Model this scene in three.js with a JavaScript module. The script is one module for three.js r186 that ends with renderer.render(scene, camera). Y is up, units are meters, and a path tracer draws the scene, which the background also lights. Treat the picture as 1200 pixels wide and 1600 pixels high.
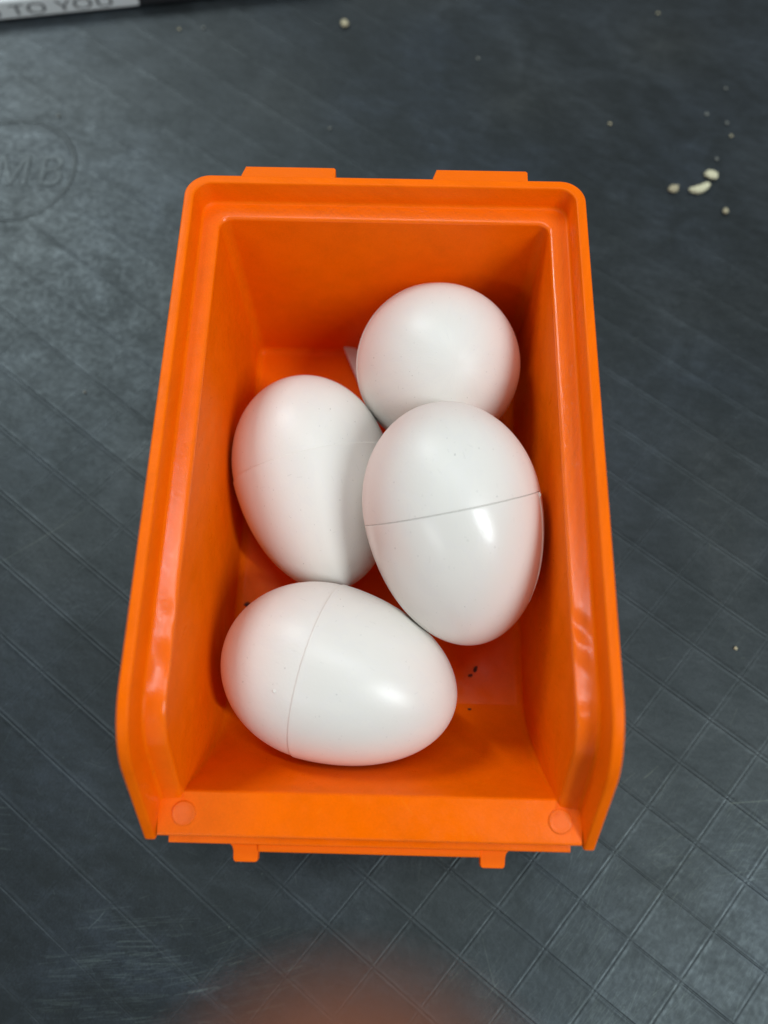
import * as THREE from 'three';
import { RoundedBoxGeometry } from 'three/addons/geometries/RoundedBoxGeometry.js';
import { TextGeometry } from 'three/addons/geometries/TextGeometry.js';
import { FontLoader } from 'three/addons/loaders/FontLoader.js';
import { mergeGeometries, mergeVertices } from 'three/addons/utils/BufferGeometryUtils.js';
import { MarchingCubes } from 'three/addons/objects/MarchingCubes.js';
import { RectAreaLightUniformsLib } from 'three/addons/lights/RectAreaLightUniformsLib.js';

// ---------------------------------------------------------------- camera, lamps, exposure
const MM = 0.001;
const scene = new THREE.Scene();
const camera = new THREE.PerspectiveCamera(67.3, 768 / 1024, 0.004, 20);
camera.position.set(3.4 * MM, 237.5 * MM, 149.6 * MM);
camera.rotation.set(-70.87 * Math.PI / 180, 1.54 * Math.PI / 180, -0.2 * Math.PI / 180, 'YXZ');
camera.focus = 0.203;
camera.userData.fStop = 6.5;
const renderer = new THREE.WebGLRenderer({ antialias: true });
renderer.toneMapping = THREE.LinearToneMapping;
renderer.toneMappingExposure = 0.93;
renderer.shadowMap.enabled = true;
RectAreaLightUniformsLib.init();
scene.background = new THREE.Color().setRGB(0.27, 0.285, 0.288);      // the pale room all round

// fluorescent ceiling tubes: [from, to] in metres, radiance
const TUBES = [
  [[0.82, 1.78, 0.62], [1.86, 1.78, 1.36], 140, 'white fluorescent ceiling tube in front to the right'],
  [[-1.75, 1.78, 1.45], [-0.75, 1.78, 2.15], 28, 'white fluorescent ceiling tube in front to the left'],
  [[-0.45, 1.9, -0.45], [0.45, 1.9, -0.05], 30, 'white fluorescent ceiling tube straight overhead'],
  [[-1.6, 1.8, -2.0], [-0.8, 1.8, -1.0], 118, 'white fluorescent ceiling tube behind to the left'],
];

// ---------------------------------------------------------------- helpers
const used = {};
function numbered(n) { const k = used[n] = (used[n] ?? -1) + 1; return k ? `${n}_${String(k).padStart(3, '0')}` : n; }
function tag(o, label, category, group) { o.userData.label = label; o.userData.category = category; if (group) o.userData.group = group; return o; }
function thing(name, label, category, p = [0, 0, 0], group) {
  const o = new THREE.Group(); o.name = numbered(name); o.position.set(p[0] * MM, p[1] * MM, p[2] * MM);
  scene.add(o); return tag(o, label, category, group);
}
function mesh(name, geo, mat, parent) {
  const m = new THREE.Mesh(geo, mat); m.name = parent === scene ? numbered(name) : name;
  m.castShadow = m.receiveShadow = true; parent.add(m); return m;
}
function rng(seed) { return () => { seed |= 0; seed = seed + 0x6D2B79F5 | 0; let t = Math.imul(seed ^ seed >>> 15, 1 | seed); t = t + Math.imul(t ^ t >>> 7, 61 | t) ^ t; return ((t ^ t >>> 14) >>> 0) / 4294967296; }; }
const clamp = (x, a, b) => Math.min(b, Math.max(a, x)), lerp = (a, b, t) => a + (b - a) * t;
const sstep = (a, b, x) => { const t = clamp((x - a) / (b - a), 0, 1); return t * t * (3 - 2 * t); };
// tiling value noise
function noiseGrid(n, seed) { const r = rng(seed), g = new Float32Array(n * n); for (let i = 0; i < n * n; i++) g[i] = r(); return (x, y) => {
  const xi = Math.floor(x), yi = Math.floor(y), fx = x - xi, fy = y - yi, u = fx * fx * (3 - 2 * fx), v = fy * fy * (3 - 2 * fy);
  const a = ((xi % n) + n) % n, b = (a + 1) % n, c = ((yi % n) + n) % n, d = (c + 1) % n;
  return lerp(lerp(g[c * n + a], g[c * n + b], u), lerp(g[d * n + a], g[d * n + b], u), v); }; }
const N1 = noiseGrid(64, 11), N2 = noiseGrid(128, 23), N3 = noiseGrid(256, 37);
const fbm = (x, y) => 0.5 * N1(x, y) + 0.27 * N2(2 * x + 7.3, 2 * y + 1.7) + 0.15 * N3(4 * x + 3.1, 4 * y + 9.2) + 0.08 * N3(8 * x + 13.7, 8 * y + 5.5);
// rows of points (mm) -> one indexed sheet; offset o is subtracted
function sheet(rows, o = [0, 0, 0], uvScale = 1) {
  const n = rows.length, m = rows[0].length, pos = new Float32Array(n * m * 3), uv = new Float32Array(n * m * 2), idx = [];
  let acc = 0;
  for (let i = 0; i < n; i++) {
    if (i) { const a = rows[i][m >> 1], b = rows[i - 1][m >> 1]; acc += Math.hypot(a[0] - b[0], a[1] - b[1], a[2] - b[2]); }
    let along = 0;
    for (let j = 0; j < m; j++) {
      const p = rows[i][j], k = i * m + j;
      if (j) { const q = rows[i][j - 1]; along += Math.hypot(p[0] - q[0], p[1] - q[1], p[2] - q[2]); }
      pos[3 * k] = (p[0] - o[0]) * MM; pos[3 * k + 1] = (p[1] - o[1]) * MM; pos[3 * k + 2] = (p[2] - o[2]) * MM;
      uv[2 * k] = along * MM * uvScale; uv[2 * k + 1] = acc * MM * uvScale;
      if (i && j) { const a = k, b = k - 1, c = k - m, d = k - m - 1; idx.push(d, c, b, c, a, b); }
    }
  }
  const g = new THREE.BufferGeometry();
  g.setAttribute('position', new THREE.BufferAttribute(pos, 3)); g.setAttribute('uv', new THREE.BufferAttribute(uv, 2)); g.setIndex(idx);
  g.computeVertexNormals(); return g;
}
function dataTex(w, h, fn, srgb) {
  const d = new Uint8Array(w * h * 4);
  for (let y = 0; y < h; y++) for (let x = 0; x < w; x++) { const c = fn(x, y), k = 4 * (y * w + x); d[k] = c[0]; d[k + 1] = c[1]; d[k + 2] = c[2]; d[k + 3] = 255; }
  const t = new THREE.DataTexture(d, w, h); t.wrapS = t.wrapT = THREE.RepeatWrapping; t.magFilter = t.minFilter = THREE.LinearFilter;
  if (srgb) t.colorSpace = THREE.SRGBColorSpace; t.needsUpdate = true; return t;
}
function canvasTex(cv, srgb) { const t = new THREE.CanvasTexture(cv); t.wrapS = t.wrapT = THREE.RepeatWrapping; if (srgb) t.colorSpace = THREE.SRGBColorSpace; return t; }

// ---------------------------------------------------------------- the lamps
for (const [a, b, L, label] of TUBES) {
  const A = new THREE.Vector3(...a), B = new THREE.Vector3(...b), len = A.distanceTo(B), mid = A.clone().add(B).multiplyScalar(0.5);
  const g = new THREE.Group(); g.name = numbered('ceiling_tube_lamp'); g.position.copy(mid); scene.add(g); tag(g, label, 'ceiling lamp');
  g.rotation.y = -Math.atan2(B.z - A.z, B.x - A.x);
  const glow = new THREE.MeshStandardMaterial({ color: 0xffffff, emissive: new THREE.Color(0.93, 0.98, 1), emissiveIntensity: 4, roughness: 0.5 });
  const white = new THREE.MeshStandardMaterial({ color: new THREE.Color().setRGB(0.7, 0.7, 0.7), roughness: 0.5 });
  const tube = mesh('tube', new THREE.CylinderGeometry(0.018, 0.018, len, 20), glow, g); tube.rotation.z = Math.PI / 2;
  const tray = mesh('housing', new RoundedBoxGeometry(len + 0.06, 0.05, 0.1, 2, 0.008), white, g); tray.position.y = 0.045;
  const light = new THREE.RectAreaLight(new THREE.Color(0.93, 1, 1.02), L, len, 0.07); light.name = 'tube_light';
  light.position.y = -0.03; light.rotation.x = -Math.PI / 2; g.add(light);
}

// ---------------------------------------------------------------- materials
// rubber mat colour, gloss and fine relief over 0.4 m, frame centred on (0, 30) mm
const MS = 2048, MW = 400;
const px = (x, z) => [(x + MW / 2) / MW * MS, (z - 30 + MW / 2) / MW * MS];
let matColor, matRough, matBump;
{
  const cv = document.createElement('canvas'); cv.width = cv.height = MS; const c = cv.getContext('2d');
  c.fillStyle = '#000'; c.fillRect(0, 0, MS, MS);
  const r = rng(5);
  const stroke = (x, z, ang, len, w, al, bend = 0) => {
    const [u, v] = px(x, z), s = MS / MW, dx = Math.cos(ang) * len * s, dy = Math.sin(ang) * len * s;
    c.strokeStyle = `rgba(255,255,255,${al})`; c.lineWidth = w * s; c.lineCap = 'round';
    c.beginPath(); c.moveTo(u - dx / 2, v - dy / 2); c.quadraticCurveTo(u - dy * bend, v + dx * bend, u + dx / 2, v + dy / 2); c.stroke();
  };
  // hairline scratches everywhere, more of them towards the front
  for (let k = 0; k < 2600; k++) {
    const x = lerp(-200, 200, r()), z = lerp(-170, 230, Math.pow(r(), 0.75));
    stroke(x, z, r() * Math.PI, 1 + 7 * r() * r(), 0.12 + 0.2 * r(), 0.06 + 0.34 * r() * r(), 0.2 * (r() - 0.5));
  }
  // swarms of short parallel scratches, front right
  for (let s = 0; s < 75; s++) {
    const cx = lerp(25, 150, r()), cz = lerp(150, 225, r()), a0 = -0.9 + 0.5 * (r() - 0.5);
    for (let k = 0; k < 26; k++) stroke(cx + 16 * (r() - 0.5), cz + 12 * (r() - 0.5), a0 + 0.25 * (r() - 0.5), 2 + 6 * r(), 0.16, 0.1 + 0.32 * r());
  }
  // pale flat scuffs, front left
  for (const [sx, sz, n, a0, w] of [[-72, 204, 170, -0.06, 30], [-64, 192, 90, -0.1, 26], [-118, 165, 50, 0.03, 24], [-30, 196, 80, -0.35, 30], [-125, 186, 60, -0.05, 30], [70, 152, 30, -0.7, 24], [98, 166, 30, -0.15, 34], [-45, 205, 90, -0.2, 36]])
    for (let k = 0; k < n; k++) stroke(sx + w * (r() - 0.5), sz + 0.55 * w * (r() - 0.5), a0 + 0.14 * (r() - 0.5), 2 + 8 * r(), 0.14 + 0.5 * r() * r(), 0.05 + 0.25 * r(), 0.05 * (r() - 0.5));
  // a few long single scratches
  for (const [x, z, a, l, al] of [[-112, 80, -0.62, 38, 0.35], [118, 152, -0.13, 30, 0.5], [121, 144, 0.02, 12, 0.3], [108, 171, -0.2, 24, 0.3], [-95, 40, 0.7, 22, 0.2], [-50, 158, -1.2, 20, 0.22], [33, 197, 1.3, 14, 0.25]]) stroke(x, z, a, l, 0.35, al, 0.03);
  // dust specks
  for (let k = 0; k < 900; k++) { const [u, v] = px(lerp(-190, 190, r()), lerp(-160, 225, r())); c.fillStyle = `rgba(255,250,225,${0.15 + 0.6 * r() * r()})`; c.beginPath(); c.arc(u, v, 0.6 + 1.2 * r() * r(), 0, 7); c.fill(); }
  const sc = c.getImageData(0, 0, MS, MS).data;
  matBump = dataTex(1024, 1024, (x, y) => { const v = 128 + 90 * (fbm(x * 0.25, y * 0.25) - 0.5) + 70 * (N3(x * 0.5, y * 0.5) - 0.5); return [v, v, v]; });
  const patch = new Float32Array(MS * MS);
  for (let y = 0; y < MS; y++) for (let x = 0; x < MS; x++) {
    const w = 0.35 * (N1(x / 90, y / 90) - 0.5), cl = fbm(x / 85 + 3 * w, y / 85 + 5 * w), st = fbm(x / 34 + y / 70, y / 11 - x / 40);
    patch[y * MS + x] = clamp(0.5 + 1.25 * (cl - 0.5) + 0.75 * (st - 0.5), 0, 1);
  }
  matColor = dataTex(MS, MS, (x, y) => {
    const yy = y, p = patch[yy * MS + x], s = sc[4 * (yy * MS + x)] / 255, gr = N3(x / 1.7, y / 1.7) - 0.5;
    // chalky wear on the raised lines
    const X = x / MS * MW - MW / 2 - 58.36, Z = y / MS * MW - MW / 2 + 30 - 180.12, li = (12.39 * X + 10.45 * Z) / 260.13, lj = (12.89 * Z - 9.61 * X) / 260.13;
    const di = Math.abs(li - Math.round(li)) * 16.1, dj = Math.abs(lj - Math.round(lj)) * 16.1, band = (d, n) => (sstep(1.25, 0.7, d) - 1.3 * sstep(0.32, 0.1, d)) * sstep(0.1, 0.6, n);
    const wear = Math.max(0.7 * band(di, fbm(x / 30, y / 30)), band(dj, fbm(x / 30 + 31, y / 30 + 17)));
    const t = N1(x / 160 + 5, y / 160 + 9) - 0.5, v = 18 + 30 * p + 15 * gr + 66 * s + 7 * wear * sstep(-150, 60, Z + 180);
    return [clamp(v * (0.95 + 0.08 * t), 0, 255), clamp(v * 1.05, 0, 255), clamp(v * (1.15 - 0.16 * t) - 22 * s, 0, 255)];
  }, true);
  matRough = dataTex(1024, 1024, (x, y) => { const p = patch[2 * y * MS + 2 * x], v = 108 + 24 * (1 - p) + 26 * (N3(x / 3, y / 3) - 0.5); return [v, clamp(v, 40, 255), v]; });
}
const M = {};
M.mat = new THREE.MeshPhysicalMaterial({ map: matColor, roughnessMap: matRough, roughness: 1, bumpMap: matBump, bumpScale: 0.00009, ior: 1.55, specularColor: new THREE.Color().setRGB(0.8, 0.96, 1) });

const plasticBump = dataTex(512, 512, (x, y) => { const v = 128 + 60 * (N3(x / 2, y / 2) - 0.5) + 70 * (fbm(x / 32, y / 32) - 0.5); return [v, v, v]; });
const plasticRough = dataTex(1024, 1024, (x, y) => { const v = 86 + 90 * (fbm(x / 40, y / 40) - 0.35) + 26 * (N3(x / 2, y / 2) - 0.5); return [v, clamp(v, 40, 230), v]; });
let plasticColor;
{
  const cv = document.createElement('canvas'); cv.width = cv.height = 1024; const c = cv.getContext('2d'); c.fillStyle = '#000'; c.fillRect(0, 0, 1024, 1024);
  const r = rng(77);
  for (let k = 0; k < 700; k++) { c.strokeStyle = `rgba(255,255,255,${0.06 + 0.22 * r()})`; c.lineWidth = 0.6 + 1.2 * r(); const x = r() * 1024, y = r() * 1024, a = r() * 6.3, l = 6 + 40 * r() * r(); c.beginPath(); c.moveTo(x, y); c.lineTo(x + l * Math.cos(a), y + l * Math.sin(a)); c.stroke(); }
  const s = c.getImageData(0, 0, 1024, 1024).data;
  plasticColor = dataTex(1024, 1024, (x, y) => { const f = 1 + 0.07 * (fbm(x / 50, y / 50) - 0.5) + 0.05 * (N3(x / 1.5, y / 1.5) - 0.5), k = s[4 * (y * 1024 + x)] / 255; return [clamp(251 * f, 0, 255), clamp(109 * f + 45 * k, 0, 255), clamp(50 * k, 0, 255)]; }, true);
}
for (const t of [plasticBump, plasticRough, plasticColor]) t.repeat.set(t === plasticBump ? 24 : 9, t === plasticBump ? 24 : 9);
M.orange = new THREE.MeshPhysicalMaterial({ map: plasticColor, roughness: 1, roughnessMap: plasticRough, bumpMap: plasticBump, bumpScale: 0.00006, ior: 1.5, specularIntensity: 0.17 });
M.orangeGloss = M.orange.clone(); M.orangeGloss.roughness = 0.5; M.orangeGloss.specularIntensity = 0.8; M.orangeGloss.bumpScale = 0.00008;

// ---------------------------------------------------------------- the rubber mat
{
  const O = [58.36, 180.12], a = [12.89, 9.61], b = [-10.45, 12.39], S = 16.1;
  const off = [-6.5, -3.5, -1.5, -1.15, -0.85, -0.6, -0.4, -0.24, -0.1, 0.1, 0.24, 0.4, 0.6, 0.85, 1.15, 1.5, 3.5, 6.5], L = [];
  for (let k = -34; k <= 34; k++) for (const o of off) L.push(k + o / S);
  const prof = (t, n) => { const k = Math.round(t), d = (t - k) * S, w = 0.7 + 0.5 * (n - 0.3); return 0.12 * w * Math.exp(-Math.pow(d / 1.0, 4)) - 0.17 * w * Math.exp(-Math.pow(d / 0.26, 2)); };
  const P = [], UV = [], I = [], n = L.length, ci = -3.2, cj = -10;
  for (let j = 0; j < n; j++) for (let i = 0; i < n; i++) {
    const u = L[i] + Math.round(ci), v = L[j] + Math.round(cj), wob = 0.012 * (N1(u * 0.9, v * 0.9) - 0.5);
    const x = O[0] + u * a[0] + v * b[0], z = O[1] + u * a[1] + v * b[1];
    const hA = 1.0 * prof(L[j] + 0 * wob, N2(u * 1.3 + 4, v * 1.3)), hB = 0.72 * prof(L[i], N2(u * 1.3 + 40, v * 1.3 + 17));
    P.push((x + 2 * wob) * MM, ((Math.min(hA, 0) + Math.min(hB, 0) + Math.max(hA, hB, 0)) * lerp(0.5, 0.85, sstep(-120, 110, z)) - 0.1) * MM, (z + 2 * wob) * MM);
    UV.push((x + MW / 2) / MW, (z - 30 + MW / 2) / MW);
    if (i && j) { const k = j * n + i; I.push(k - n - 1, k - 1, k - n, k - n, k - 1, k); }
  }
  const g = new THREE.BufferGeometry(); g.setAttribute('position', new THREE.Float32BufferAttribute(P, 3)); g.setAttribute('uv', new THREE.Float32BufferAttribute(UV, 2)); g.setIndex(I); g.computeVertexNormals();
  const base = new THREE.Group(); base.name = 'rubber_mat'; base.userData = { kind: 'structure', label: 'dark grey rubber mat with an embossed grid of diagonal lines' }; scene.add(base);
  mesh('ribbed_top', g, M.mat, base);
  // raised maker's roundel at the left edge
  const place = (geo) => { const p = geo.attributes.position, uv = geo.attributes.uv; for (let k = 0; k < p.count; k++) uv.setXY(k, (p.getX(k) / MM + MW / 2) / MW, (p.getZ(k) / MM - 30 + MW / 2) / MW); return geo; };
  const ring = new THREE.TorusGeometry(24, 1.0, 10, 96); ring.rotateX(Math.PI / 2); ring.scale(MM, 0.4 * MM, MM); ring.translate(-146 * MM, -0.15 * MM, -70 * MM);
  M.matWorn = M.mat.clone(); M.matWorn.map = null; M.matWorn.color.setRGB(0.034, 0.039, 0.041);
  mesh('embossed_ring', place(ring), M.matWorn, base);
  const thin = await new FontLoader().loadAsync('fonts/droid/droid_sans_regular.typeface.json');
  for (const [ch, x] of [['M', -153.5], ['B', -136.5]]) {
    const t = new TextGeometry(ch, { font: thin, size: 14, depth: 0.18, bevelEnabled: true, bevelThickness: 0.2, bevelSize: 0.25, bevelSegments: 3, curveSegments: 8 });
    t.rotateX(-Math.PI / 2); t.scale(MM * 0.92, MM, MM); t.translate(x * MM, -0.2 * MM, -62.5 * MM);
    mesh('embossed_letter', place(t), M.matWorn, base);
  }
}

// ---------------------------------------------------------------- the orange bin
const floorY = (z) => {                                             // floor, then the curved slope up to the front lip
  if (z <= 126) return 3;
  let lo = 0, hi = 1.2; for (let k = 0; k < 40; k++) { const t = (lo + hi) / 2, zz = (1 - t) * (1 - t) * 126 + 2 * t * (1 - t) * 139 + t * t * 153.2; if (zz < z) lo = t; else hi = t; }
  const t = lo; return (1 - t) * (1 - t) * 3 + 2 * t * (1 - t) * 3 + t * t * 45.6;
};
{
  const base = [0, 0, 81.5];
  const bin = thing('storage_bin', 'orange plastic open-fronted storage bin holding four white eggs on the dark mat', 'storage bin', base);
  const H = 75, W2 = 52.5, RK = 21, ZK = 143.8, sl = [0.5385, -0.8426];   // slope direction (z, y)
  const half = Math.acos(sl[0]) / 2, tl = RK * Math.tan(half), CK = [ZK - tl, H - RK];
  const NS = 26, NK = 16, NT = 92, NC = 12, NB = 40;
  // one horizontal U round the bin: offset `ins` inwards, `down` below the rim line, corner radius R; only the left half up to the middle, then mirrored
  function ring(ins, down, R, tail = 2) {
    const x = -(W2 - ins), zb = ins, L = [], y = H - down, rk = RK - down, end = [163.1 + sl[0] * tail, 44.8 + sl[1] * tail];
    const nrm = [sl[1], -sl[0]];                                     // inwards-down normal of the slope
    const e = [end[0] + nrm[0] * down, end[1] + nrm[1] * down], k0 = [CK[0] + rk * -nrm[0], CK[1] + rk * -nrm[1]];
    for (let i = 0; i < NS; i++) { const t = i / NS; L.push([x, lerp(e[1], k0[1], t), lerp(e[0], k0[0], t)]); }
    for (let i = 0; i < NK; i++) { const t = (1 - i / NK) * 2 * half; L.push([x, CK[1] + rk * Math.cos(t), CK[0] + rk * Math.sin(t)]); }
    for (let i = 0; i < NT; i++) { const t = i / NT; L.push([x, y, lerp(CK[0], zb + R, t)]); }
    for (let i = 0; i < NC; i++) { const t = i / NC * Math.PI / 2; L.push([x + R - R * Math.cos(t), y, zb + R - R * Math.sin(t)]); }
    for (let i = 0; i < NB; i++) { const t = i / NB; L.push([lerp(x + R, 0, t), y, zb]); }
    const out = L.slice(); out.push([0, y, zb]);
    for (let i = L.length - 1; i >= 0; i--) out.push([-L[i][0], L[i][1], L[i][2]]);
    return out;
  }
  const rows = (list) => list.map((a) => ring(...a));
  // rim: skirt, rounded top edge, inner step
  const rim = [[2.2, 8.6, 4.6], [2.1, 9.2, 4.6], [0.5, 9.2, 6], [0.1, 8.9, 6.4], [0, 6, 6.5], [0, 0.7, 6.5], [0.12, 0.28, 6.4], [0.35, 0.06, 6.2], [0.7, 0, 6], [1.4, 0, 5.4], [2.1, 0, 4.9], [2.45, 0.06, 4.6], [2.65, 0.25, 4.4], [2.75, 0.6, 4.3], [3.1, 3, 4.1], [3.4, 5.3, 4], [3.5, 5.9, 3.9], [3.8, 6.25, 3.8], [4.2, 6.35, 3.6]];
  mesh('rim', sheet(rows(rim), base), M.orange, bin);
  const ledge = [[4.2, 6.35, 3.6, 0], [5.2, 6.42, 3.5, 0], [6.4, 6.5, 3.4, 0], [7.6, 6.6, 3.2, 0], [8.1, 6.72, 3.1, 0], [8.4, 7.0, 3, 0], [8.52, 7.4, 3, 0]];
  const dent = (z, x) => 0.42 * (sstep(112, 116.5, z) * sstep(121, 117.5, z) + 1.2 * sstep(120.5, 127, z) * sstep(138, 129, z)) * (0.75 + 0.5 * N1(z * 0.35, x > 0 ? 5 : 11)) * (x > 0 ? 1 : 0.85);
  const ledgeRows = rows(ledge).map((r, k) => r.map((p) => Math.abs(p[0]) > 43 && k > 0 && k < 5 ? [p[0], p[1] - dent(p[2] + 1.5 * (k - 2) * 0.4, p[0]) * [0, 0.8, 1, 1, 0.6][k], p[2]] : p));
  mesh('stacking_ledge', sheet(ledgeRows, base), M.orangeGloss, bin);
  // inner walls: from the ledge edge to the floor, with a fillet
  const top = ring(8.52, 7.4, 3, 0), X = (s, f) => f;
  const nrmIn = top.map((p, i) => { const q = top[Math.max(0, i - 1)], r = top[Math.min(top.length - 1, i + 1)]; let tx = r[0] - q[0], tz = r[2] - q[2]; const l = Math.hypot(tx, tz) || 1; return [-tz / l, tx / l]; });
  const bottomOf = (p, n) => { const back = p[2] < 12 ? 0.9 * (1 - sstep(10, 14, p[2])) : 0; return [p[0] * 0.994, floorY(Math.min(p[2], 153.2)), p[2] + back]; };
  const wallRows = [];
  const fil = (p) => 2.4 * clamp((152.4 - p[2]) / 9, 0.02, 1);
  for (let k = 0; k <= 14; k++) wallRows.push(top.map((p, i) => { const b = bottomOf(p), f = fil(p), y1 = Math.min(b[1] + f, p[1]), t = k / 14; return [lerp(p[0], b[0], t), lerp(p[1], y1, t), lerp(p[2], b[2], t)]; }));
  for (let k = 1; k <= 6; k++) wallRows.push(top.map((p, i) => { const b = bottomOf(p), n = nrmIn[i], f = fil(p), a = k / 6 * Math.PI / 2, q = f * (1 - Math.cos(a)); const yb = floorY(Math.min(b[2] + n[1] * q, 153.2)); return [b[0] + n[0] * q, Math.min(yb + f * (1 - Math.sin(a)), Math.max(p[1], yb)), b[2] + n[1] * q]; }));
  const NL = NS + NK + NT + (NC >> 1), NA = top.length, cut = (a, b) => sheet(wallRows.map((r) => r.slice(a, b + 1)), base);
  mesh('side_wall', cut(0, NL), M.orange, bin); mesh('back_wall', cut(NL, NA - 1 - NL), M.orange, bin); mesh('side_wall', cut(NA - 1 - NL, NA - 1), M.orange, bin);
  // floor and curved front wall
  const xw = (z) => 43.98 * 0.994 - 2.4 * clamp((152.4 - z) / 9, 0.02, 1) * 0.97;
  const floorRows = (z0, z1, n) => { const R = []; for (let i = 0; i <= n; i++) { const z = lerp(z0, z1, i / n), r = []; for (let j = 0; j <= 24; j++) r.push([lerp(-xw(z), xw(z), j / 24), floorY(z), z]); R.push(r); } return R; };
  mesh('floor', sheet(floorRows(10.2, 128, 30), base), M.orange, bin);
  const fw = floorRows(128, 152.6, 40);
  for (const [z, y] of [[153.0, 44.9], [153.25, 45.3], [153.6, 45.5]]) fw.push(fw[40].map((p) => [p[0] * 1.004, y, z]));
  mesh('front_wall', sheet(fw, base), M.orange, bin);
  // outside skin
  const o1 = ring(2.2, 8.6, 4.6, 1), o2 = ring(6.4, 8.7, 4, 1), skin = [o1, o2];
  for (let k = 1; k <= 8; k++) skin.push(o2.map((p) => { const yb = Math.min(p[1], Math.max(0.25, floorY(Math.min(p[2] - 3, 153)) - 2.5)), t = k / 8; return [p[0] * (1 - 0.03 * t), lerp(p[1], yb, t), p[2] + (p[2] < 20 ? 0.8 * t : 0)]; }));
  mesh('outer_skin', sheet(skin, base), M.orange, bin);
  const under = []; for (let i = 0; i <= 30; i++) { const z = i < 10 ? lerp(7, 129, i / 10) : lerp(129, 157, (i - 10) / 20), r = []; for (let j = 0; j <= 6; j++) r.push([lerp(-45, 45, j / 6), Math.max(0.2, floorY(Math.min(z - 3, 153)) - 2.6), z]); under.push(r); }
  mesh('underside', sheet(under, base), M.orange, bin);
  // flat lip across the front
  const lip = []; const xl = 49.35;
  for (const [z, y] of [[153.55, 45.52], [155, 45.3], [158, 44.85], [161, 44.4], [162.6, 44.16], [163.0, 44.0], [163.2, 43.7], [163.25, 43.2], [163.25, 40.7], [163.5, 40.5], [164.6, 40.4], [164.9, 40.2], [165.0, 39.9], [165, 36.6], [164.7, 36.3], [157.5, 36.2]]) {
    const r = []; for (let j = 0; j <= 40; j++) { const x = lerp(-1, 1, j / 40); r.push([x * (z > 163.3 ? 47.4 : xl), y, z]); } lip.push(r);
  }
  mesh('label_strip', sheet(lip, base), M.orangeGloss, bin);
  const round = (w, h, d, r, x, y, z) => { const g = new RoundedBoxGeometry(w * MM, h * MM, d * MM, 3, r * MM); g.translate((x - base[0]) * MM, (y - base[1]) * MM, (z - base[2]) * MM); return g; };
  // label holder below the lip with a foot at each end
  mesh('label_holder', round(53.2, 5, 2.6, 0.5, 0, 36.2, 165.4), M.orange, bin);
  for (const s of [-1, 1]) {
    const sh = new THREE.Shape();                                    // plan of the foot: x across, y forwards
    for (const [k, [x, y]] of [[-5.2, -0.6], [2.6, -0.6], [2.6, 3.6], [2.4, 4.0], [2.1, 4.1], [-2.4, 4.1], [-2.7, 3.9], [-2.85, 3.5], [-2.95, 1.9], [-3.25, 1.0], [-3.8, 0.35], [-5.2, 0]].map((p, k) => [k, [p[0] * -s, p[1]]])) k ? sh.lineTo(x, y) : sh.moveTo(x, y);
    const g = new THREE.ExtrudeGeometry(sh, { depth: 2.4, bevelEnabled: true, bevelThickness: 0.3, bevelSize: 0.2, bevelSegments: 2 });
    g.rotateX(Math.PI / 2); g.scale(MM, MM, MM); g.translate(s * 29.2 * MM, 37.8 * MM, (164.7 - base[2]) * MM);
    mesh('label_foot', g, M.orange, bin);
  }
  // hanging hooks behind the back rim
  for (const [x0, x1] of [[-37.7, -13.4], [12.8, 37.3]]) {
    const sh = new THREE.Shape(); sh.moveTo(x0, 0); sh.lineTo(x0 + 0.9, -2.6); sh.lineTo(x1 - 0.3, -2.6); sh.lineTo(x1, -2.3); sh.lineTo(x1, 0.4); sh.lineTo(x0, 0.4);
    const g = new THREE.ExtrudeGeometry(sh, { depth: 7, bevelEnabled: true, bevelThickness: 0.25, bevelSize: 0.25, bevelSegments: 3 });
    g.rotateX(Math.PI / 2); g.scale(MM, MM, MM); g.translate(0, 74.78 * MM, -base[2] * MM);
    mesh('hanging_hook', g, M.orange, bin);
  }
  // ejector marks: slightly proud discs at both ends of the front lip
  for (const [x, z] of [[-43.4, 158.3], [44.4, 158.0]]) {
    const pr = [[0, 0.14], [1.6, 0.16], [2.1, 0.24], [2.4, 0.42], [2.65, 0.4], [2.85, 0.05], [2.9, -0.3]].map((q) => new THREE.Vector2(q[0] * MM, q[1] * MM));
    const g = new THREE.LatheGeometry(pr, 40); g.rotateX(0.15); g.translate(x * MM, 44.85 * MM, (z - base[2]) * MM); mesh('ejector_mark', g, M.orangeGloss, bin);
  }
}

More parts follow.
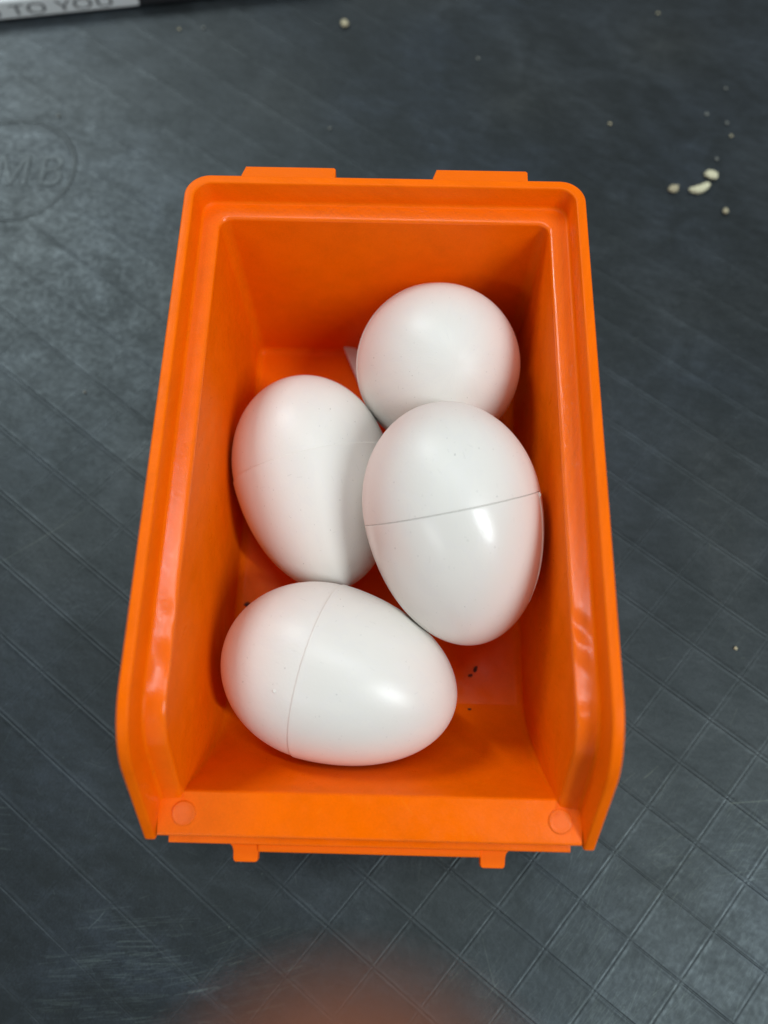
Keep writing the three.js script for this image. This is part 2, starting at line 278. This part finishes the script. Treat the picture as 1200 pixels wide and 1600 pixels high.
// ---------------------------------------------------------------- the eggs
let eggColor, eggBump;
{
  const cv = document.createElement('canvas'); cv.width = 2048; cv.height = 1024; const c = cv.getContext('2d'); c.fillStyle = '#fff'; c.fillRect(0, 0, 2048, 1024);
  const r = rng(313);
  for (let k = 0; k < 420; k++) { c.fillStyle = `rgba(60,50,40,${0.14 + 0.55 * r() * r()})`; c.beginPath(); const e = 0.8 + 1.1 * r() * r(); c.ellipse(r() * 2048, 60 + r() * 900, e, e * (0.6 + r()), r() * 3, 0, 7); c.fill(); }
  for (let k = 0; k < 170; k++) { c.strokeStyle = `rgba(90,85,75,${0.08 + 0.22 * r()})`; c.lineWidth = 0.8; const x = r() * 2048, y = 60 + r() * 900, a = r() * 6.3, l = 4 + 18 * r(); c.beginPath(); c.moveTo(x, y); c.lineTo(x + l * Math.cos(a), y + l * Math.sin(a)); c.stroke(); }
  const s = c.getImageData(0, 0, 2048, 1024).data;
  eggColor = dataTex(2048, 1024, (x, y) => { const k = s[4 * (y * 2048 + x)] / 255, f = 1 + 0.012 * (fbm(x / 64, y / 64) - 0.5), v = 228 * f * k; return [clamp(v + 3, 0, 255), v, v * 0.975]; }, true);
  eggBump = dataTex(1024, 512, (x, y) => { const v = 128 + 50 * (N3(x / 2, y / 2) - 0.5) + 60 * (fbm(x / 20, y / 20) - 0.5); return [v, v, v]; });
}
M.egg = new THREE.MeshPhysicalMaterial({ map: eggColor, bumpMap: eggBump, bumpScale: 0.00006, roughness: 0.25, ior: 1.5 });
M.eggSatin = M.egg.clone(); M.eggSatin.roughness = 0.35; M.eggDull = M.egg.clone(); M.eggDull.roughness = 0.5;
M.eggMatt = new THREE.MeshPhysicalMaterial({ map: eggColor, bumpMap: eggBump, bumpScale: 0.0001, roughness: 0.42, ior: 1.5 });
M.seam = new THREE.MeshStandardMaterial({ color: new THREE.Color().setRGB(0.42, 0.39, 0.33), roughness: 0.9 });
const EGGS = [
  { c: [16.25, 37.23, 34.45], ax: [-0.12, -0.87, -0.47], sh: [23.75, 27.09, 36.55], spin: 0.4, skin: 'eggDull', open: 0, label: 'white plastic egg standing on end at the back of the bin, topmost in the photo' },
  { c: [-20.19, 27.89, 63.43], ax: [0.259, -0.191, 0.947], sh: [22.96, 27.3, 36.85], spin: 1.5, skin: 'eggDull', open: 0, label: 'white plastic egg against the left wall of the bin, half shaded by its neighbour' },
  { c: [19.09, 49.79, 82.8], ax: [0.219, -0.358, 0.908], sh: [22.95, 27.35, 36.16], spin: 2.6, skin: 'egg', open: 1, label: 'white plastic egg with a dark seam line, resting on top of the other three' },
  { c: [-14.09, 31.8, 122.66], ax: [0.9595, 0.1056, 0.2613], sh: [22.85, 26.76, 36.53], spin: 3.4, skin: 'eggSatin', open: 0, label: 'white plastic egg lying sideways at the front of the bin' },
];
for (const e of EGGS) {
  const [b, a1, a2] = e.sh, g = thing('plastic_egg', e.label, 'egg', e.c, 'four white eggs in the orange bin');
  g.quaternion.setFromUnitVectors(new THREE.Vector3(0, 1, 0), new THREE.Vector3(...e.ax).normalize());
  g.rotateY(e.spin * 2);
  const gap = e.open ? 0.045 : 0.004, step = e.open ? 0.03 : 0.24;
  const halfShell = (pts, v0, v1) => { const l = new THREE.LatheGeometry(pts.map((q) => new THREE.Vector2(Math.max(q[0], 0.0001) * MM, q[1] * MM)), 128); const uv = l.attributes.uv; for (let k = 0; k < uv.count; k++) uv.setY(k, lerp(v0, v1, uv.getY(k))); return l; };
  const A = [], B = [], N = 56;
  for (let k = 0; k <= N; k++) { const t = k / N * Math.PI / 2, s = -a1 * Math.cos(t); A.push([b * Math.sin(t), s]); }
  if (e.open) A.pop(), A.push([b - 0.005, -gap - 0.07], [b - 0.035, -gap - 0.012], [b - 0.35, -gap], [b - 1.2, -gap]);
  if (!e.open) B.push([b - 0.05, -0.01], [b + 0.6 * step, 0.05], [b + 0.92 * step, 0.16], [b + step, 0.36]); else B.push([b - 1.2, gap], [b - 0.35 + step, gap], [b - 0.07 + step, gap + 0.02], [b - 0.01 + step, gap + 0.14]);
  for (let k = 1; k <= N; k++) { const t = k / N * Math.PI / 2, s = a2 * Math.sin(t); B.push([(b + step * Math.exp(-s / 9)) * Math.cos(t), s]); }
  mesh('blunt_half', halfShell(A, 0, 0.42), M.eggMatt, g); mesh('pointed_half', halfShell(B, 0.42, 1), M[e.skin], g);
  const core = new THREE.CylinderGeometry((b - 0.5) * MM, (b - 0.5) * MM, 2 * MM, 96, 1, true); mesh('seam', core, e.open ? M.seam : M.egg, g);
  e.group = g;
}
// moulding pip on the front egg, thin moulding flash on the right flank of the top egg
{
  for (const e of EGGS) e.group.updateMatrixWorld(true);
  const local = (e, p) => e.group.worldToLocal(new THREE.Vector3(...p).multiplyScalar(MM));
  const f = EGGS[3], pl = local(f, [-23.4, 51.2, 130.6]), pip = new THREE.SphereGeometry(0.42 * MM, 20, 12); const m = mesh('moulding_pip', pip, M.egg, f.group); m.position.copy(pl);
  const t = EGGS[2], q = local(t, [41.3, 53.5, 96]), az = Math.atan2(q.x, q.z), [b, , a2] = t.sh, R = [[], [], [], []], n = 40;
  for (let k = 0; k <= n; k++) {
    const s = lerp(0.2, 27, k / n), r = b * Math.sqrt(1 - (s / a2) ** 2), h = 0.22 * sstep(0, 0.02, k / n) * (0.35 + 0.65 * sstep(1.0, 0.7, k / n)) * (0.7 + 0.5 * N1(k * 0.3, 3.3)) + (k < 2 ? 0.35 : 0);
    for (const [row, d, w] of [[0, -0.2, -0.1], [1, h, -0.05], [2, h, 0.05], [3, -0.2, 0.1]]) { const rr = r + d, da = w / r; R[row].push([rr * Math.sin(az + da), s, rr * Math.cos(az + da)]); }
  }
  mesh('moulding_flash', sheet(R), M.eggMatt, t.group);
}

// ---------------------------------------------------------------- paper scrap, crumbs, carton
{
  const paper = new THREE.MeshStandardMaterial({ color: new THREE.Color().setRGB(0.9, 0.89, 0.88), roughness: 0.7 });
  const o = [-8, 3, 15], P = [[-14.3, 9.6], [-10.2, 8.9], [-3, 20], [-7.6, 25]].map((p) => [p[0] - o[0], p[1] - o[2]]);
  const sh = new THREE.Shape(P.map((p) => new THREE.Vector2(p[0], -p[1])));
  const g = new THREE.ExtrudeGeometry(sh, { depth: 0.25, bevelEnabled: false }); g.rotateX(-Math.PI / 2); g.scale(MM, MM, MM);
  const m = mesh('paper_scrap', g, paper, scene); m.position.set(o[0] * MM, (o[1] + 1.5) * MM, o[2] * MM); m.rotation.z = -0.22;
  tag(m, 'small white paper corner on the bin floor behind the back egg', 'paper scrap');
}
function lump(seed, sx, sy, sz, amp = 0.18, detail = 3, bend = 0) {
  const g = mergeVertices(new THREE.IcosahedronGeometry(1, detail).deleteAttribute('normal').deleteAttribute('uv')), p = g.attributes.position, r = rng(seed), ox = r() * 50, oy = r() * 50;
  for (let k = 0; k < p.count; k++) { const x = p.getX(k), y = p.getY(k), z = p.getZ(k), f = 1 + amp * 2 * (N1(ox + x * 1.4 + z, oy + y * 1.4 - z * 0.7) - 0.5) + amp * 1.0 * (N2(ox + x * 4, oy + z * 4 + y) - 0.5); p.setXYZ(k, x * f * sx * MM, y * f * sy * MM, (z * f * sz + bend * (x * x - 0.4)) * MM); }
  g.computeVertexNormals(); return g;
}
const crumbMat = (r, g, b) => new THREE.MeshStandardMaterial({ color: new THREE.Color().setRGB(r, g, b), roughness: 0.75 });
{
  const pale = crumbMat(0.6, 0.58, 0.4), dull = crumbMat(0.42, 0.38, 0.25), grey = crumbMat(0.2, 0.21, 0.19), dark = crumbMat(0.09, 0.035, 0.025);
  const add = (x, z, y, geo, mt, turn, label, cat, group) => { const m = mesh('crumb', geo, mt, scene); m.position.set(x * MM, y * MM, z * MM); m.rotation.y = turn; tag(m, label, cat, group); return m; };
  add(117.9, -65.7, 1.0, lump(1, 4.2, 1.3, 1.6, 0.22, 8, -0.9), pale, 0.42, 'largest pale crumb, curved like a rice grain, on the mat right of the bin', 'crumb');
  add(123.6, -72.2, 1.0, lump(2, 2.3, 1.3, 1.9, 0.28, 8), pale, -0.5, 'round pale crumb just behind the grain-shaped one on the mat', 'crumb');
  add(108.5, -65.6, 0.9, lump(3, 1.7, 1.1, 1.6, 0.32, 8), dull, 0.2, 'small tan crumb left of the grain-shaped one on the mat', 'crumb');
  add(127.1, -55.5, 0.7, lump(4, 1.2, 0.8, 1.1, 0.2, 3), dull, 0.9, 'small brownish crumb in front of the grain-shaped one on the mat', 'crumb');
  add(-20.5, -148, 0.9, lump(5, 1.7, 1.0, 1.6, 0.2, 3), dull, 0.3, 'lone tan crumb on the mat at the top centre of the photo', 'crumb');
  const bits = [
    [86.6, -97.2, 'pale speck on the mat behind the right rear corner of the bin'],
    [134.6, -116.5, 'pale speck, uppermost of three in a column near the right edge'],
    [133, -98.6, 'pale speck, middle of three in a column near the right edge'],
    [133.9, -92.1, 'pale speck, lowest of three in a column near the right edge'],
    [125.6, -103, 'pale speck just left of the column of three near the right edge'],
    [126.8, -80.6, 'faint speck just behind the round pale crumb at the right'],
    [-89.3, -144, 'left one of two pale specks in front of the black carton end'],
    [-79.2, -145, 'right one of two pale specks in front of the black carton end'],
    [35.1, -130.4, 'pale speck on the mat far behind the right hanging hook'],
    [111.2, -157.5, 'pale speck closest to the top right corner of the photo'],
    [-132.2, -96.5, 'faint speck just behind the embossed ring on the mat'],
    [-103.2, 25.9, 'lone pale speck on the mat left of the middle of the bin'],
    [110.3, 109.2, 'lone pale speck on the mat right of the front of the bin'],
    [-24, -92.4, 'faint speck on the mat behind the left hanging hook'],
  ];
  bits.forEach(([x, z, label], k) => add(x, z, 0.35, lump(20 + k, 0.6, 0.35, 0.55, 0.25, 2), k % 3 ? grey : dull, k, label, 'speck', 'tiny pale specks scattered on the mat'));
  add(29.9, 117.9, 3.5, lump(61, 0.5, 0.3, 0.9, 0.35, 3), dark, -0.5, 'dark dirt flake on the bin floor right of the front egg', 'dirt flake');
  add(28.4, 119.7, 3.4, lump(62, 0.7, 0.3, 0.4, 0.35, 3), dark, 0.4, 'small dark flake touching the larger dirt flake right of the front egg', 'dirt flake');
  add(27.9, 129.6, floorY(129.6) + 0.3, lump(63, 0.5, 0.3, 0.3, 0.3, 2), dark, 0.1, 'tiny dark flake in front of the two dirt flakes right of the front egg', 'dirt flake');
  add(-40.4, 99.6, 3.5, lump(64, 0.9, 0.5, 0.6, 0.3, 3), dark, 0.3, 'dark dirt flake by the left wall between two eggs', 'dirt flake');
}
{
  // printed white carton cut off by the top left corner of the photo
  const white = new THREE.MeshStandardMaterial({ color: new THREE.Color().setRGB(0.66, 0.7, 0.71), roughness: 0.5 }), black = new THREE.MeshStandardMaterial({ color: new THREE.Color().setRGB(0.02, 0.021, 0.024), roughness: 0.5 });
  const cart = thing('printed_carton', 'white and black printed carton lying at the back left, lettering along its edge', 'carton', [-107.2, 0, -156.2]);
  cart.rotation.y = 0.165;
  const Hc = 8, Dc = 60;
  const bx = (w, x) => { const g = new RoundedBoxGeometry(w * MM, Hc * MM, Dc * MM, 3, 1.0 * MM); g.translate(x * MM, (Hc / 2 + 0.6) * MM, -Dc / 2 * MM); return g; };
  mesh('white_panel', bx(130, -65), white, cart); mesh('black_panel', bx(90, 45.05), black, cart);
  const font = await new FontLoader().loadAsync('fonts/droid/droid_sans_regular.typeface.json');
  const t = new TextGeometry('S TO YOU', { font, size: 4.3, depth: 0.12, curveSegments: 6, bevelEnabled: false });
  t.computeBoundingBox(); const w = t.boundingBox.max.x, sx = 52 / w; t.scale(sx * MM, MM, MM); t.translate(-62.5 * MM, 2.3 * MM, -0.05 * MM);
  mesh('lettering', t, new THREE.MeshStandardMaterial({ color: new THREE.Color().setRGB(0.06, 0.065, 0.07), roughness: 0.6 }), cart);
}

// ---------------------------------------------------------------- the phone that takes the picture and the hand that holds it
{
  camera.updateMatrixWorld(true);
  const shell = new THREE.MeshPhysicalMaterial({ color: new THREE.Color().setRGB(0.02, 0.022, 0.03), roughness: 0.3, clearcoat: 0.4 });
  const screen = new THREE.MeshStandardMaterial({ color: new THREE.Color().setRGB(0.01, 0.01, 0.012), roughness: 0.15 });
  const place = (o) => { o.position.copy(camera.position); o.quaternion.copy(camera.quaternion); };
  const phone = thing('smartphone', 'dark smartphone held level above the front of the bin', 'phone'); place(phone);
  const body = new RoundedBoxGeometry(0.074, 0.158, 0.0084, 4, 0.004); body.translate(-0.025, -0.065, 0.0062); mesh('phone_body', body, shell, phone);
  const glass = new RoundedBoxGeometry(0.07, 0.154, 0.0006, 2, 0.0002); glass.translate(-0.025, -0.065, 0.0105); mesh('screen', glass, screen, phone);
  // bones in mm in the phone's own axes: [from, to, radius, radius]
  const B = [
    [[24, -66, 2], [17, -50, -12], 9.2, 8.4], [[17, -50, -12], [6.5, -33, -17.5], 8.4, 7.2], [[6.5, -33, -17.5], [-0.9, -17.2, -17.5], 7.2, 5.4],       // index finger
    [[28, -84, 0], [10, -76, -9], 9.4, 8.8], [[10, -76, -9], [-16, -73, -9], 8.8, 8], [[-16, -73, -9], [-36, -74, -7], 8, 7],              // middle finger
    [[30, -103, 1], [10, -97, -9], 9.2, 8.4], [[10, -97, -9], [-14, -94, -9], 8.4, 7.8], [[-14, -94, -9], [-33, -95, -7], 7.8, 6.8],         // ring finger
    [[29, -121, 3], [12, -117, -7], 8.2, 7.6], [[12, -117, -7], [-6, -114, -8], 7.6, 7], [[-6, -114, -8], [-21, -114, -6], 7, 6],          // little finger
    [[36, -132, 16], [26, -98, 20], 13, 10.5], [[26, -98, 20], [16, -72, 20], 10, 9], [[16, -72, 20], [6, -52, 17.5], 9, 7.4],               // thumb
    [[34, -82, 7], [40, -128, 14], 13, 15], [[32, -100, 6], [42, -140, 16], 13, 16], [[31, -118, 6], [44, -150, 18], 12, 17], [[42, -140, 16], [52, -188, 30], 17, 21],
  ];
  const res = 112, C = [12, -98, 2], Hs = 94, mc = new MarchingCubes(res, new THREE.MeshBasicMaterial(), false, false, 120000), half = res / 2;
  for (let z = 0; z < res; z++) for (let y = 0; y < res; y++) for (let x = 0; x < res; x++) {
    const p = [C[0] + (x - half) / half * Hs, C[1] + (y - half) / half * Hs, C[2] + (z - half) / half * Hs];
    let acc = 0, dm = 1e9; const ds = [];
    for (const [a, b, ra, rb] of B) {
      const ab = [b[0] - a[0], b[1] - a[1], b[2] - a[2]], ap = [p[0] - a[0], p[1] - a[1], p[2] - a[2]];
      const t = clamp((ab[0] * ap[0] + ab[1] * ap[1] + ab[2] * ap[2]) / (ab[0] ** 2 + ab[1] ** 2 + ab[2] ** 2), 0, 1);
      const d = Math.hypot(ap[0] - t * ab[0], ap[1] - t * ab[1], ap[2] - t * ab[2]) - lerp(ra, rb, t); ds.push(d); if (d < dm) dm = d;
    }
    if (dm < 12) { for (const d of ds) acc += Math.exp(-(d - dm) / 1.6); dm -= 1.6 * Math.log(acc) * 0.7; }
    mc.field[x + y * res + z * res * res] = -dm;
  }
  mc.isolation = 0; mc.update();
  const g = new THREE.BufferGeometry(), n = mc.count * 3, pos = mc.positionArray.slice(0, n);
  for (let k = 0; k < n; k += 3) for (let i = 0; i < 3; i++) pos[k + i] = (C[i] + pos[k + i] * Hs) * MM;
  g.setAttribute('position', new THREE.BufferAttribute(pos, 3));
  const hg = mergeVertices(g, 1e-6); hg.computeVertexNormals();
  const hand = thing('hand', 'blurred brown fingertip of the hand holding the phone, at the bottom edge of the photo', 'hand'); place(hand);
  mesh('skin', hg, new THREE.MeshPhysicalMaterial({ color: new THREE.Color().setRGB(0.42, 0.145, 0.07), roughness: 0.55 }), hand);
  const cuffShape = [[19, 0], [22, 0.5], [23.5, 3], [26, 60], [34, 240], [30, 246], [0, 248]].map((q) => new THREE.Vector2(q[0] * MM, q[1] * MM));
  const cuff = new THREE.LatheGeometry(cuffShape, 40); const sl = mesh('sleeve', cuff, new THREE.MeshStandardMaterial({ color: new THREE.Color().setRGB(0.03, 0.03, 0.035), roughness: 0.9 }), hand);
  sl.position.set(0.049, -0.176, 0.0265); sl.quaternion.setFromUnitVectors(new THREE.Vector3(0, 1, 0), new THREE.Vector3(0.2, -0.9, 0.4).normalize());
}

renderer.render(scene, camera);
